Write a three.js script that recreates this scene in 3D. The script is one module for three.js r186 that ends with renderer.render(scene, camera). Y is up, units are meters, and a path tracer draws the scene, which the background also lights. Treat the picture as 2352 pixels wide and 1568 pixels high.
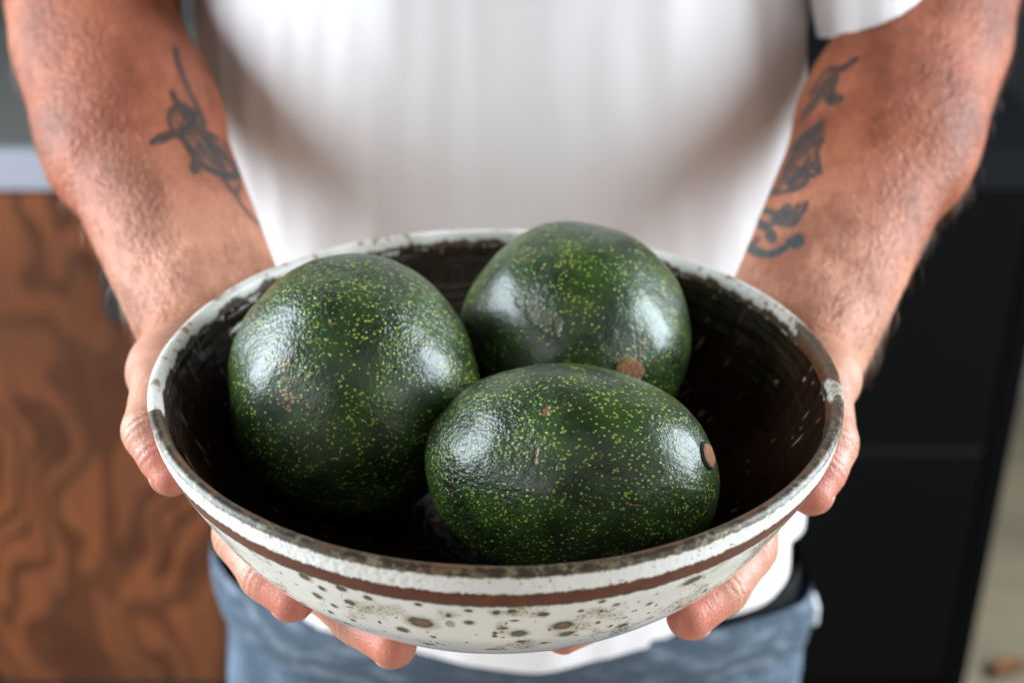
import * as THREE from 'three';
import { RoundedBoxGeometry } from 'three/addons/geometries/RoundedBoxGeometry.js';
import { RectAreaLightUniformsLib } from 'three/addons/lights/RectAreaLightUniformsLib.js';
import { mergeGeometries } from 'three/addons/utils/BufferGeometryUtils.js';

// ------------------------------------------------------------------ camera, light, exposure
const V3 = (x, y, z) => new THREE.Vector3(x, y, z);
const RIM = 1.22;                                   // height of the bowl's rim above the floor
const PITCH = THREE.MathUtils.degToRad(28);
const scene = new THREE.Scene();
scene.background = new THREE.Color().setRGB(0.005, 0.005, 0.0055);   // dim bounce of the room that is not in the picture
const camera = new THREE.PerspectiveCamera(27.0, 1024 / 682, 0.05, 30);
camera.position.set(0.0064, RIM + 0.2958, 0.5365);
camera.rotation.set(-PITCH, 0, 0);
camera.filmGauge = 36;
camera.focus = 0.555;
camera.userData.fStop = 5.6;
camera.updateMatrixWorld(true);

const renderer = new THREE.WebGLRenderer({ antialias: true });
renderer.toneMapping = THREE.LinearToneMapping;
renderer.toneMappingExposure = 0.73;
renderer.shadowMap.enabled = true;
RectAreaLightUniformsLib.init();

const WINDOWS = [   // glazed openings that light the room: centre, width, height, facing, colour, strength
  { at: V3(-1.7, 1.66, -0.22), w: 1.15, h: 1.5, to: V3(1, -0.25, 0.08), color: [0.80, 0.92, 1.0], power: 18 },
  { at: V3(1.8, 1.72, -0.26), w: 1.15, h: 1.5, to: V3(-1, -0.25, 0.08), color: [0.80, 0.92, 1.0], power: 18 },
  { at: V3(-1.35, 1.1, 1.3), w: 1.1, h: 2.0, to: V3(0.72, 0, -0.7), color: [0.95, 0.98, 1.0], power: 2.2 },
  { at: V3(1.4, 1.1, 1.3), w: 1.1, h: 2.0, to: V3(-0.72, 0, -0.7), color: [0.95, 0.98, 1.0], power: 2.2 },
  { at: V3(0.0, 3.0, 1.5), w: 3.0, h: 1.5, to: V3(0, -1.6, -1.3), color: [1.0, 0.98, 0.96], power: 0.5 },
];

// ------------------------------------------------------------------ helpers
function rng(seed) { let s = seed >>> 0; return () => { s = (s + 0x6d2b79f5) | 0; let t = Math.imul(s ^ (s >>> 15), 1 | s); t = (t + Math.imul(t ^ (t >>> 7), 61 | t)) ^ t; return ((t ^ (t >>> 14)) >>> 0) / 4294967296; }; }
const PERM = (() => { const r = rng(7), p = new Uint8Array(512), a = [...Array(256).keys()]; for (let i = 255; i > 0; i--) { const j = (r() * (i + 1)) | 0; [a[i], a[j]] = [a[j], a[i]]; } for (let i = 0; i < 512; i++) p[i] = a[i & 255]; return p; })();
function grad(h, x, y, z) { h &= 15; const u = h < 8 ? x : y, v = h < 4 ? y : h === 12 || h === 14 ? x : z; return ((h & 1) ? -u : u) + ((h & 2) ? -v : v); }
function noise(x, y, z) {     // gradient noise, about -1 to 1
  const X = Math.floor(x), Y = Math.floor(y), Z = Math.floor(z); x -= X; y -= Y; z -= Z;
  const u = x * x * x * (x * (x * 6 - 15) + 10), v = y * y * y * (y * (y * 6 - 15) + 10), w = z * z * z * (z * (z * 6 - 15) + 10);
  const P = PERM, xi = X & 255, yi = Y & 255, zi = Z & 255;
  const A = P[xi] + yi, AA = P[A] + zi, AB = P[A + 1] + zi, B = P[xi + 1] + yi, BA = P[B] + zi, BB = P[B + 1] + zi;
  const l = (a, b, t) => a + (b - a) * t;
  return l(l(l(grad(P[AA], x, y, z), grad(P[BA], x - 1, y, z), u), l(grad(P[AB], x, y - 1, z), grad(P[BB], x - 1, y - 1, z), u), v),
    l(l(grad(P[AA + 1], x, y, z - 1), grad(P[BA + 1], x - 1, y, z - 1), u), l(grad(P[AB + 1], x, y - 1, z - 1), grad(P[BB + 1], x - 1, y - 1, z - 1), u), v), w);
}
const fbm = (x, y, z, o = 3) => { let s = 0, a = 0.5; for (let i = 0; i < o; i++) { s += a * noise(x, y, z); x *= 2.03; y *= 2.03; z *= 2.03; a *= 0.5; } return s; };
const clamp = (x, a = 0, b = 1) => x < a ? a : x > b ? b : x;
const step = (a, b, x) => { const t = clamp((x - a) / (b - a)); return t * t * (3 - 2 * t); };
const lerp = (a, b, t) => a + (b - a) * t;
const mixc = (a, b, t) => [lerp(a[0], b[0], t), lerp(a[1], b[1], t), lerp(a[2], b[2], t)];
const enc = (c) => { c = clamp(c); return 255 * (c <= 0.0031308 ? 12.92 * c : 1.055 * Math.pow(c, 1 / 2.4) - 0.055); };

function colorTexture(w, h, fn) {      // fn(u, v, x, y) -> linear colour; row 0 is v = 0
  const d = new Uint8Array(w * h * 4);
  for (let y = 0, o = 0; y < h; y++) for (let x = 0; x < w; x++, o += 4) { const c = fn((x + 0.5) / w, (y + 0.5) / h, x, y); d[o] = enc(c[0]); d[o + 1] = enc(c[1]); d[o + 2] = enc(c[2]); d[o + 3] = 255; }
  const t = new THREE.DataTexture(d, w, h); t.colorSpace = THREE.SRGBColorSpace; return finish(t);
}
function grayTexture(w, h, fn) {
  const d = new Uint8Array(w * h * 4);
  for (let y = 0, o = 0; y < h; y++) for (let x = 0; x < w; x++, o += 4) { const c = 255 * clamp(fn((x + 0.5) / w, (y + 0.5) / h, x, y)); d[o] = d[o + 1] = d[o + 2] = c; d[o + 3] = 255; }
  return finish(new THREE.DataTexture(d, w, h));
}
function finish(t) { t.magFilter = THREE.LinearFilter; t.minFilter = THREE.LinearFilter; t.wrapS = t.wrapT = THREE.RepeatWrapping; t.needsUpdate = true; return t; }

// A pixel of the photograph (2352 wide) at a given depth along the optical axis.
const FPX = 3267, PX0 = 1176, PY0 = 784;
const camDir = (px, py) => V3((px - PX0) / FPX, -(py - PY0) / FPX, -1).applyQuaternion(camera.quaternion);
const at = (px, py, depth) => camera.position.clone().addScaledVector(camDir(px, py), depth);
function onPlane(px, py, axis, value) { const d = camDir(px, py); return camera.position.clone().addScaledVector(d, (value - camera.position[axis]) / d[axis]); }
function march(px, py, f, start = 0.35) {      // first point of a surface on the ray through a pixel
  const d = camDir(px, py).normalize(), p = camera.position.clone().addScaledVector(d, start);
  for (let i = 0; i < 200; i++) { const s = f(p.x, p.y, p.z); if (s < 2e-4) return p; p.addScaledVector(d, Math.max(s * 0.8, 1e-4)); if (p.distanceTo(camera.position) > 1.6) return null; }
  return null;
}
function group(name, label, category, pos, grp) { const g = new THREE.Group(); g.name = name; g.position.copy(pos); g.userData = { label, category }; if (grp) g.userData.group = grp; scene.add(g); return g; }
function mesh(name, geo, mat, parent) { const m = new THREE.Mesh(geo, mat); m.name = name; (parent ?? scene).add(m); return m; }
const std = (o) => new THREE.MeshPhysicalMaterial(o);
const rgb = (r, g, b) => new THREE.Color().setRGB(r, g, b);
const box = (w, h, d, r = 0.002) => new RoundedBoxGeometry(w, h, d, 2, r);

function gridGeometry(nu, nv, fn, closeV = false) {   // fn(u, v) -> [x, y, z, tu, tv]; normals follow the surface
  const pos = [], uv = [], idx = [];
  for (let j = 0; j <= nv; j++) for (let i = 0; i <= nu; i++) { const p = fn(i / nu, j / nv); pos.push(p[0], p[1], p[2]); uv.push(p[3], p[4]); }
  for (let j = 0; j < nv; j++) for (let i = 0; i < nu; i++) { const a = j * (nu + 1) + i, b = a + 1, c = a + nu + 1, d = c + 1; idx.push(a, b, d, a, d, c); }
  const g = new THREE.BufferGeometry();
  g.setAttribute('position', new THREE.Float32BufferAttribute(pos, 3)); g.setAttribute('uv', new THREE.Float32BufferAttribute(uv, 2)); g.setIndex(idx);
  g.computeVertexNormals();
  const n = g.attributes.normal;                       // weld the normals along the seam of a closed loop
  for (let j = 0; j <= nv; j++) {
    const a = j * (nu + 1), b = a + nu;
    if (Math.hypot(pos[3 * a] - pos[3 * b], pos[3 * a + 1] - pos[3 * b + 1], pos[3 * a + 2] - pos[3 * b + 2]) < 1e-6) {
      const v = V3(n.getX(a) + n.getX(b), n.getY(a) + n.getY(b), n.getZ(a) + n.getZ(b)).normalize(); n.setXYZ(a, v.x, v.y, v.z); n.setXYZ(b, v.x, v.y, v.z);
    }
  }
  return g;
}

// Surface nets over a distance field; blocks far from the surface are skipped.
function surfaceNets(f, lo, hi, cell) {
  const B = 5, nx = Math.ceil((hi[0] - lo[0]) / cell / B) * B + 1, ny = Math.ceil((hi[1] - lo[1]) / cell / B) * B + 1, nz = Math.ceil((hi[2] - lo[2]) / cell / B) * B + 1;
  const F = new Float32Array(nx * ny * nz).fill(1), id = (x, y, z) => (z * ny + y) * nx + x;
  const half = cell * B / 2, reach = half * 1.75 + cell * 2;
  for (let bz = 0; bz + B < nz + B - 1; bz += B) for (let by = 0; by + B < ny + B - 1; by += B) for (let bx = 0; bx + B < nx + B - 1; bx += B) {
    const d = f(lo[0] + bx * cell + half, lo[1] + by * cell + half, lo[2] + bz * cell + half), far = Math.abs(d) > reach * 1.3;
    for (let z = bz; z <= Math.min(bz + B, nz - 1); z++) for (let y = by; y <= Math.min(by + B, ny - 1); y++) for (let x = bx; x <= Math.min(bx + B, nx - 1); x++) {
      const k = id(x, y, z);
      if (far) { if (F[k] === 1) F[k] = d; } else F[k] = f(lo[0] + x * cell, lo[1] + y * cell, lo[2] + z * cell);
    }
  }
  const vid = new Int32Array(nx * ny * nz).fill(-1), pos = [], idx = [], nrm = [];
  for (let z = 0; z < nz - 1; z++) for (let y = 0; y < ny - 1; y++) for (let x = 0; x < nx - 1; x++) {
    let n = 0, sx = 0, sy = 0, sz = 0; const c = [];
    for (let k = 0; k < 8; k++) c.push(F[id(x + (k & 1), y + ((k >> 1) & 1), z + (k >> 2))]);
    for (let a = 0; a < 8; a++) for (let m = 1; m < 8; m <<= 1) if (!(a & m)) { const b = a | m; if ((c[a] < 0) !== (c[b] < 0)) { const t = c[a] / (c[a] - c[b]); sx += (a & 1) + (m === 1 ? t : 0); sy += ((a >> 1) & 1) + (m === 2 ? t : 0); sz += (a >> 2) + (m === 4 ? t : 0); n++; } }
    if (!n) continue;
    vid[id(x, y, z)] = pos.length / 3;
    const p = [lo[0] + (x + sx / n) * cell, lo[1] + (y + sy / n) * cell, lo[2] + (z + sz / n) * cell], e = cell * 0.7;
    pos.push(...p);
    const g = V3(f(p[0] + e, p[1], p[2]) - f(p[0] - e, p[1], p[2]), f(p[0], p[1] + e, p[2]) - f(p[0], p[1] - e, p[2]), f(p[0], p[1], p[2] + e) - f(p[0], p[1], p[2] - e)).normalize();
    nrm.push(g.x, g.y, g.z);
  }
  const quad = (a, b, c, d, flip) => { if (a < 0 || b < 0 || c < 0 || d < 0) return; if (flip) idx.push(a, c, b, a, d, c); else idx.push(a, b, c, a, c, d); };
  for (let z = 1; z < nz - 1; z++) for (let y = 1; y < ny - 1; y++) for (let x = 1; x < nx - 1; x++) {
    const s = F[id(x, y, z)] < 0;
    if (s !== F[id(x + 1, y, z)] < 0) quad(vid[id(x, y - 1, z - 1)], vid[id(x, y, z - 1)], vid[id(x, y, z)], vid[id(x, y - 1, z)], !s);
    if (s !== F[id(x, y + 1, z)] < 0) quad(vid[id(x - 1, y, z - 1)], vid[id(x - 1, y, z)], vid[id(x, y, z)], vid[id(x, y, z - 1)], !s);
    if (s !== F[id(x, y, z + 1)] < 0) quad(vid[id(x - 1, y - 1, z)], vid[id(x, y - 1, z)], vid[id(x, y, z)], vid[id(x - 1, y, z)], !s);
  }
  return { pos, nrm, idx };
}

// ------------------------------------------------------------------ the windows that light the scene
WINDOWS.forEach((w, i) => {
  const g = group(i ? `window_${String(i).padStart(3, '0')}` : 'window', ['tall bright window beside the wooden counter', 'tall bright window beside the black cabinet', 'dim floor to ceiling glass door on the wooden counter side', 'dim floor to ceiling glass door on the black cabinet side', 'wide dim skylight high in front of the person'][i], 'window', w.at);
  g.lookAt(w.at.clone().add(w.to));
  const col = rgb(...w.color), glow = new THREE.MeshStandardMaterial({ color: 0x000000, roughness: 1, emissive: col, emissiveIntensity: w.power * 0.35 });
  const pane = mesh('pane', new THREE.PlaneGeometry(w.w, w.h), glow, g);
  pane.position.z = -0.01;
  const fm = std({ color: rgb(0.5, 0.5, 0.5), roughness: 0.5 });
  for (const s of [-1, 1]) {
    mesh('frame', box(0.07, w.h + 0.14, 0.08), fm, g).position.set(s * (w.w / 2 + 0.037), 0, 0);
    mesh('frame', box(w.w, 0.066, 0.08), fm, g).position.set(0, s * (w.h / 2 + 0.035), 0);
  }
  const light = new THREE.RectAreaLight(col, w.power, w.w, w.h);
  light.position.copy(w.at); light.lookAt(w.at.clone().add(w.to)); scene.add(light);
});

// ------------------------------------------------------------------ floor, walls, counters
const concrete = colorTexture(1024, 1024, (u, v) => {
  const x = u * 8, y = v * 8, n = fbm(x, y, 3.3, 4), m = noise(x * 6, y * 6, 9), k = step(0.05, 0.4, noise(x * 0.9, y * 0.9, 5));
  return mixc([0.42, 0.335, 0.21], [0.26, 0.21, 0.15], clamp(0.45 + n * 1.3 + m * 0.12 + k * 0.25));
});
concrete.repeat.set(0.5, 0.5);
{
  const g = new THREE.PlaneGeometry(7, 6); g.rotateX(-Math.PI / 2);
  const uv = g.attributes.uv, p = g.attributes.position; for (let i = 0; i < uv.count; i++) uv.setXY(i, p.getX(i), p.getZ(i));
  const floor = mesh('floor', g, std({ map: concrete, roughness: 0.7 })); floor.position.set(0, 0, 0); floor.userData.kind = 'structure';
}
const CZ = -1.066;                      // front of the counters
const wall = std({ color: rgb(0.03, 0.028, 0.024), roughness: 0.9 });
const wallGreen = std({ color: rgb(0.3, 0.31, 0.28), roughness: 0.9 });
{ const w = mesh('wall_left', box(2.4, 2.6, 0.08), wall); w.position.set(-1.3, 1.3, CZ - 0.63); w.userData.kind = 'structure';
  const v = mesh('wall_right', box(2.9, 2.6, 0.08), std({ color: rgb(0.01, 0.01, 0.012), roughness: 0.9 })); v.position.set(1.36, 1.3, -2.12); mesh('skirting', box(2.9, 0.16, 0.02), wallGreen, v).position.set(0, -1.215, 0.051); v.userData.kind = 'structure'; }

const plywoodMap = colorTexture(1024, 1024, (u, v) => {
  const x = u * 1.4, y = v * 1.4;                            // metres: broad cathedral figure of rotary cut ply
  const wx = x * 10 + 2.0 * fbm(x * 5, y * 2.6, 1, 3), wy = y * 2.6 + 1.3 * fbm(x * 4 + 7, y * 3, 2, 3);
  const t = noise(wx, wy, 4) * 3.2 + 0.12 * noise(x * 30, y * 12, 5), r = 0.5 + 0.36 * Math.sin(t * 6.283) + 0.16 * Math.sin(t * 15.7 + 1) + 0.14 * noise(x * 9, y * 5, 11);
  const fine = noise(x * 160, y * 14, 8) * 0.5 + noise(x * 60, y * 6, 3) * 0.5;
  const tone = 1.05 + 0.55 * noise(x * 2.6 + 4, y * 2.1, 7);
  return mixc(mixc([0.17 * tone, 0.052 * tone, 0.019 * tone], [0.038, 0.011, 0.005], step(0.35, 0.9, r) * 0.85), [0.085, 0.033, 0.017], clamp(0.3 + fine * 0.8 + 0.5 * noise(x * 2, y * 2, 6)));
});
plywoodMap.repeat.set(1 / 1.4, 1 / 1.4);
const plyMat = std({ map: plywoodMap, roughness: 0.6, specularIntensity: 0.35 });
function panel(name, x0, x1, y0, y1, z, d, mat, parent) {
  const g = box(x1 - x0, y1 - y0, d, 0.0015), p = g.attributes.position, uv = g.attributes.uv;
  for (let i = 0; i < uv.count; i++) uv.setXY(i, p.getX(i) + (x0 + x1) / 2 + 0.3, p.getY(i) + (y0 + y1) / 2);
  const m = mesh(name, g, mat, parent); m.position.set((x0 + x1) / 2, (y0 + y1) / 2, z - d / 2); return m;
}
{
  const c = group('plywood_cabinet', 'plywood kitchen cabinet with swirling grain under grey worktop', 'cabinet', V3(0, 0, 0));
  panel('carcass', -1.8, -0.102, 0.1, 0.868, CZ - 0.022, 0.53, std({ color: rgb(0.09, 0.04, 0.02), roughness: 0.7 }), c);
  panel('door', -1.8, -0.752, 0.1, 0.866, CZ, 0.018, plyMat, c);
  const dr = panel('door', -0.748, -0.102, 0.1, 0.866, CZ, 0.018, plyMat, c);
  const h = onPlane(248, 730, 'z', CZ), hd = mesh('handle', box(0.075, 0.07, 0.012, 0.003), std({ color: rgb(0.012, 0.013, 0.016), roughness: 0.5 }), c);
  hd.position.set(h.x + 0.0375, h.y + 0.035, CZ + 0.0062); void dr;
  panel('plinth', -1.8, -0.102, 0, 0.098, CZ - 0.05, 0.45, std({ color: rgb(0.02, 0.02, 0.02), roughness: 0.6 }), c);
  const top = panel('worktop', -1.8, -0.101, 0.8715, 0.92, CZ - 0.0185, 0.55, std({ color: rgb(0.10, 0.097, 0.09), roughness: 0.6 }), c);
  panel('worktop_edge', -1.8, -0.101, 0.8715, 0.9205, CZ + 0.003, 0.02, std({ color: rgb(0.26, 0.26, 0.30), roughness: 0.45 }), c); void top;
}
{
  const c = group('black_cabinet', 'matte black drawer cabinet with black worktop', 'cabinet', V3(0, 0, 0));
  const bm = std({ color: rgb(0.0022, 0.0022, 0.0021), roughness: 0.8, specularIntensity: 0.12 }), dark = std({ color: rgb(0.0015, 0.0016, 0.002), roughness: 0.8, specularIntensity: 0.1 });
  panel('carcass', -0.098, 0.645, 0.1, 0.868, CZ - 0.024, 0.53, dark, c);
  panel('drawer_front', -0.096, 0.638, 0.506, 0.866, CZ, 0.02, bm, c);
  panel('drawer_front', -0.096, 0.638, 0.1, 0.486, CZ, 0.02, bm, c);
  panel('drawer_rail', -0.096, 0.638, 0.4865, 0.5055, CZ - 0.008, 0.012, std({ color: rgb(0.010, 0.0095, 0.009), roughness: 0.7, specularIntensity: 0.3 }), c);
  panel('side_panel', 0.642, 0.672, 0, 0.9, CZ - 0.004, 0.56, dark, c);
  panel('plinth', -0.098, 0.64, 0, 0.098, CZ - 0.05, 0.45, dark, c);
  panel('worktop', -0.1, 0.675, 0.8715, 0.92, CZ + 0.003, 0.57, std({ color: rgb(0.004, 0.0045, 0.006), roughness: 0.8, specularIntensity: 0.3 }), c);
}
{ // a dry leaf on the concrete
  const p = onPlane(2322, 1545, 'y', 0.004), r = rng(31);
  const g = gridGeometry(16, 10, (u, v) => { const l = (u - 0.5) * 0.07, w = Math.pow(Math.sin(Math.PI * clamp(u, 0.02, 0.98)), 0.8) * 0.02, s = (v - 0.5) * 2; return [l, 0.006 + 0.012 * s * s + 0.006 * Math.sin(u * 5) + 0.003 * noise(u * 6, v * 5, 1), s * w, u, v]; });
  const m = mesh('dry_leaf', g, std({ color: rgb(0.24, 0.1, 0.035), roughness: 0.8, side: THREE.DoubleSide })); m.position.set(p.x, 0.002, p.z); m.rotation.y = 0.6 + 0 * r();
  m.userData = { label: 'curled orange brown dry leaf on the concrete floor', category: 'leaf' };
}

// ------------------------------------------------------------------ the bowl
const TILT = -0.0134;                        // its right side hangs a little lower
const PROFILE = [[0.1472, -0.002], [0.1466, -0.006], [0.1462, -0.0095], [0.1452, -0.0128], [0.1440, -0.0155], [0.1408, -0.0225], [0.1368, -0.030], [0.1275, -0.047], [0.1145, -0.0625], [0.0985, -0.0765], [0.080, -0.0875], [0.067, -0.092]];
const FOOT = [[0.067, -0.092], [0.0655, -0.0945], [0.065, -0.098], [0.0625, -0.0985], [0.0600, -0.098], [0.0585, -0.0945], [0.0, -0.0938]];
const LIP = [[0.1402, -0.0068], [0.1408, -0.0045], [0.1415, -0.0024], [0.1425, -0.0008], [0.1439, -0.0001], [0.1453, -0.0002], [0.1465, -0.0009], [0.1472, -0.002]];
const INNER = [[0.0, -0.087], [0.03, -0.0866], [0.05, -0.085], [0.07, -0.0815], [0.09, -0.0735], [0.1075, -0.0615], [0.1205, -0.0465], [0.131, -0.0295], [0.137, -0.0165], [0.1402, -0.0068]];
function smoothProfile(pts, n) { const c = new THREE.CatmullRomCurve3(pts.map((p) => V3(p[0], p[1], 0)), false, 'centripetal'); return [...Array(n + 1).keys()].map((i) => { const p = c.getPointAt(i / n); return [Math.max(0, p.x), p.y]; }); }
const OUT = smoothProfile(PROFILE, 120), OUTLEN = (() => { let s = 0; const l = [0]; for (let i = 1; i < OUT.length; i++) l.push(s += Math.hypot(OUT[i][0] - OUT[i - 1][0], OUT[i][1] - OUT[i - 1][1])); return l; })();
const OUTL = OUTLEN[OUTLEN.length - 1];
const SOLID = [[0, 0], ...PROFILE, [0.065, -0.098], [0, -0.098]];
function bowlSolid(x, y, z) {                 // distance to the bowl as a filled solid
  const r = Math.hypot(x, z), h = y - RIM - TILT * x; let d = 1e9, inside = false;
  for (let i = 0; i < SOLID.length; i++) {
    const a = SOLID[i], b = SOLID[(i + 1) % SOLID.length], ex = b[0] - a[0], ey = b[1] - a[1], t = clamp(((r - a[0]) * ex + (h - a[1]) * ey) / (ex * ex + ey * ey));
    if (a[0] > 0 || b[0] > 0) d = Math.min(d, Math.hypot(a[0] + ex * t - r, a[1] + ey * t - h));
    if ((a[1] > h) !== (b[1] > h) && r < ex * (h - a[1]) / ey + a[0]) inside = !inside;
  }
  return inside ? -d : d;
}
function bowlUV(p) {                          // angle from the front and length down the outer wall
  const r = Math.hypot(p.x, p.z), h = p.y - RIM - TILT * p.x; let best = 0, bd = 1e9;
  OUT.forEach((q, i) => { const d = Math.hypot(q[0] - r, q[1] - h); if (d < bd) { bd = d; best = i; } });
  return [Math.atan2(p.x, p.z), OUTLEN[best]];
}
const wob = (a, h) => 0.00045 * noise(Math.sin(a) * 2.2 + 5, Math.cos(a) * 2.2, h * 30) + 0.0002 * noise(Math.sin(a) * 7, Math.cos(a) * 7, h * 90);
function lathe(prof, n, uvFn, ridge = 0) {
  return gridGeometry(n, prof.length - 1, (u, v) => {
    const a = (u * 2 - 1) * Math.PI, k = Math.round(v * (prof.length - 1)), [r, h] = prof[k], R = r < 1e-5 ? 0 : r + wob(a, h) + ridge * noise(Math.sin(a) * 3, Math.cos(a) * 3, h * 260);
    return [R * Math.sin(a), h + (Math.abs(h) < 0.02 ? 0.0005 * noise(Math.sin(a) * 2, Math.cos(a) * 2, 3) : 0), R * Math.cos(a), ...uvFn(a, k)];
  });
}
const BW = 2048, BH = 512, bowlRand = rng(101);
const PITS = [];      // angle, length, half width, half height, kind
for (const [x, y, w, h, k] of [[245, 525, 30, 16, 0], [300, 605, 32, 15, 0], [400, 575, 25, 13, 0], [135, 525, 22, 12, 1], [110, 565, 28, 16, 1], [720, 720, 70, 30, 2], [615, 760, 34, 16, 1], [1000, 720, 26, 12, 1], [880, 682, 15, 10, 0], [1160, 662, 22, 14, 3], [1250, 650, 22, 11, 0], [1440, 675, 30, 14, 0], [1555, 735, 60, 24, 2], [1295, 785, 45, 20, 1], [1575, 785, 40, 15, 1], [1310, 835, 30, 10, 0], [1445, 840, 22, 8, 1], [1140, 871, 45, 9, 0], [770, 840, 40, 10, 0], [300, 727, 40, 12, 0], [190, 655, 18, 10, 1], [325, 710, 16, 8, 1], [995, 648, 22, 8, 0], [700, 617, 20, 8, 0], [2310, 480, 60, 18, 1], [210, 622, 20, 10, 1], [1660, 652, 18, 8, 0], [1780, 600, 22, 8, 0], [1905, 735, 30, 12, 1], [30, 455, 34, 18, 1], [1155, 800, 16, 7, 0], [890, 728, 20, 16, 4]]) {
  const c = march((1200 + x * 0.6803) * 0.5742, (2000 + y * 0.6803) * 0.5742, bowlSolid);
  if (c) { const [a, l] = bowlUV(c); PITS.push([a, l, w * 8e-5, Math.max(h * 1.5e-4, 0.0009), k]); }
}
for (let i = 0; i < 260; i++) PITS.push([(bowlRand() - 0.5) * Math.PI, 0.022 + bowlRand() * (OUTL - 0.024), 0.0005 + 0.0015 * Math.pow(bowlRand(), 2), 0.0005 + 0.0010 * Math.pow(bowlRand(), 2), (bowlRand() * 2) | 0]);
for (let i = 0; i < 900; i++) { const a = (bowlRand() - 0.5) * Math.PI, l = 0.0225 + bowlRand() * (OUTL - 0.024); if (noise(a * 4, l * 45, 2) + 0.25 > bowlRand()) PITS.push([a, l, 0.0002 + 0.0004 * bowlRand(), 0.0002 + 0.0003 * bowlRand(), 0]); }
const pitGrid = new Map();
for (const p of PITS) for (let gx = Math.floor((p[0] - 0.06) / 0.06); gx <= Math.floor((p[0] + 0.06) / 0.06); gx++) for (let gy = Math.floor((p[1] - 0.007) / 0.007); gy <= Math.floor((p[1] + 0.007) / 0.007); gy++) { const k = gx * 1000 + gy; if (!pitGrid.has(k)) pitGrid.set(k, []); pitGrid.get(k).push(p); }
const bowlHeight = new Float32Array(BW * BH), bowlRough = new Float32Array(BW * BH);
const bowlMap = colorTexture(BW, BH, (u, v, px, py) => {
  const a = (u - 0.5) * Math.PI, l = (1 - v) * OUTL, X = Math.sin(a) * 0.145, Z = Math.cos(a) * 0.145;
  const jag = 0.0013 * noise(a * 45, 1, l * 40) + 0.0011 * noise(a * 150, 4, l * 60) + 0.0006 * noise(a * 420, 6, l * 200), k = py * BW + px;
  const fine = noise(X * 700, l * 700, Z * 700), mid = noise(X * 160, l * 160, Z * 160), big = noise(X * 38, l * 38, Z * 38);
  let c, h = 0.5, rough = 0.16;
  const white = mixc([0.82, 0.80, 0.78], [0.68, 0.64, 0.59], clamp(0.3 + 0.4 * big + 0.12 * fine));
  const top = 0.0001 + 0.001 * clamp(0.2 + noise(a * 9, 2, 7)) + jag * 0.7, e1 = 0.0084 + jag * 0.55, e2 = 0.0163 + jag * 0.5;
  if (l < top) { c = mixc([0.085, 0.05, 0.022], [0.28, 0.22, 0.12], clamp(0.35 + 0.9 * mid + 0.4 * fine)); h = 0.42; rough = 0.3; }
  else if (l < e1) {                                            // thick white band, blistered where the glaze crawled
    const e = step(0, 0.0007, l - top) * step(0, 0.0007, e1 - l), bub = 0.28 * noise(a * 62, l * 420, 5) * (a < 0.15 ? 1 : 0.35);
    c = mixc([0.3, 0.21, 0.1], white, e); h = 0.6 + 0.3 * e + bub; if (fine > 0.5 && mid > 0.12) { c = mixc(c, [0.1, 0.075, 0.04], 0.75); h -= 0.15; }
  } else if (l < e2) {                                          // bare iron-red groove
    const e = Math.max(step(0.0006, 0.0, l - e1), step(0.0011, 0.0, e2 - l));
    c = mixc(mixc([0.15, 0.04, 0.018], [0.095, 0.026, 0.013], clamp(0.5 + 0.6 * mid + 0.4 * fine)), [0.03, 0.022, 0.01], e * 0.8); h = 0.35; rough = 0.85;
  } else {
    const e = step(0, 0.0016, l - e2), patch = step(0.16, 0.6, noise(X * 42 + 3, l * 55, Z * 42) + 0.5 * noise(X * 130, l * 130, Z * 130) + 0.45 * step(0.35, 0.9, a));
    c = mixc([0.1, 0.085, 0.035], white, e); h = 0.45 + 0.35 * e + 0.1 * big + 0.03 * fine;
    { const grit = noise(X * 1500, l * 1500, Z * 1500); c = mixc(c, [0.42, 0.35, 0.22], patch * 0.45); c = mixc(c, mixc([0.2, 0.16, 0.07], [0.07, 0.055, 0.025], clamp(0.5 + grit)), patch * step(0.0, 0.3, 0.6 * fine + 0.5 * grit + 0.25 * mid)); }
    const near = pitGrid.get(Math.floor(a / 0.06) * 1000 + Math.floor(l / 0.007));
    if (near) for (const p of near) {
      const R = 0.12 + (0.145 - 0.12), dx = (a - p[0]) * R / p[2], dy = (l - p[1]) / p[3], d = Math.sqrt(dx * dx + dy * dy) + 0.18 * noise(a * 90, l * 600, p[0] * 50);
      if (d < 1.7) {
        const q = step(1.0, 0.72, d), halo = step(1.7, 0.9, d) * (p[4] ? 0.6 : 0.25);
        c = mixc(c, p[4] === 3 ? [0.55, 0.4, 0.12] : [0.28, 0.23, 0.1], halo);
        const core = p[4] === 2 ? mixc([0.035, 0.03, 0.012], [0.16, 0.05, 0.018], step(0.62, 0.4, d)) : p[4] === 1 ? [0.06, 0.05, 0.022] : p[4] === 4 ? [0.4, 0.38, 0.34] : [0.022, 0.024, 0.02];
        c = mixc(c, core, q); h = lerp(h, 0.05, q) + 0.06 * step(0.75, 1, d) * step(1.4, 1.05, d); rough = lerp(rough, 0.25, q);
      }
    }
  }
  bowlHeight[k] = clamp(h); bowlRough[k] = rough; return c;
});
const bowlBump = grayTexture(BW, BH, (u, v, x, y) => bowlHeight[y * BW + x]), bowlRoughMap = grayTexture(BW, BH, (u, v, x, y) => bowlRough[y * BW + x]);
for (const t of [bowlMap, bowlBump, bowlRoughMap]) t.wrapS = THREE.MirroredRepeatWrapping;
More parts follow.
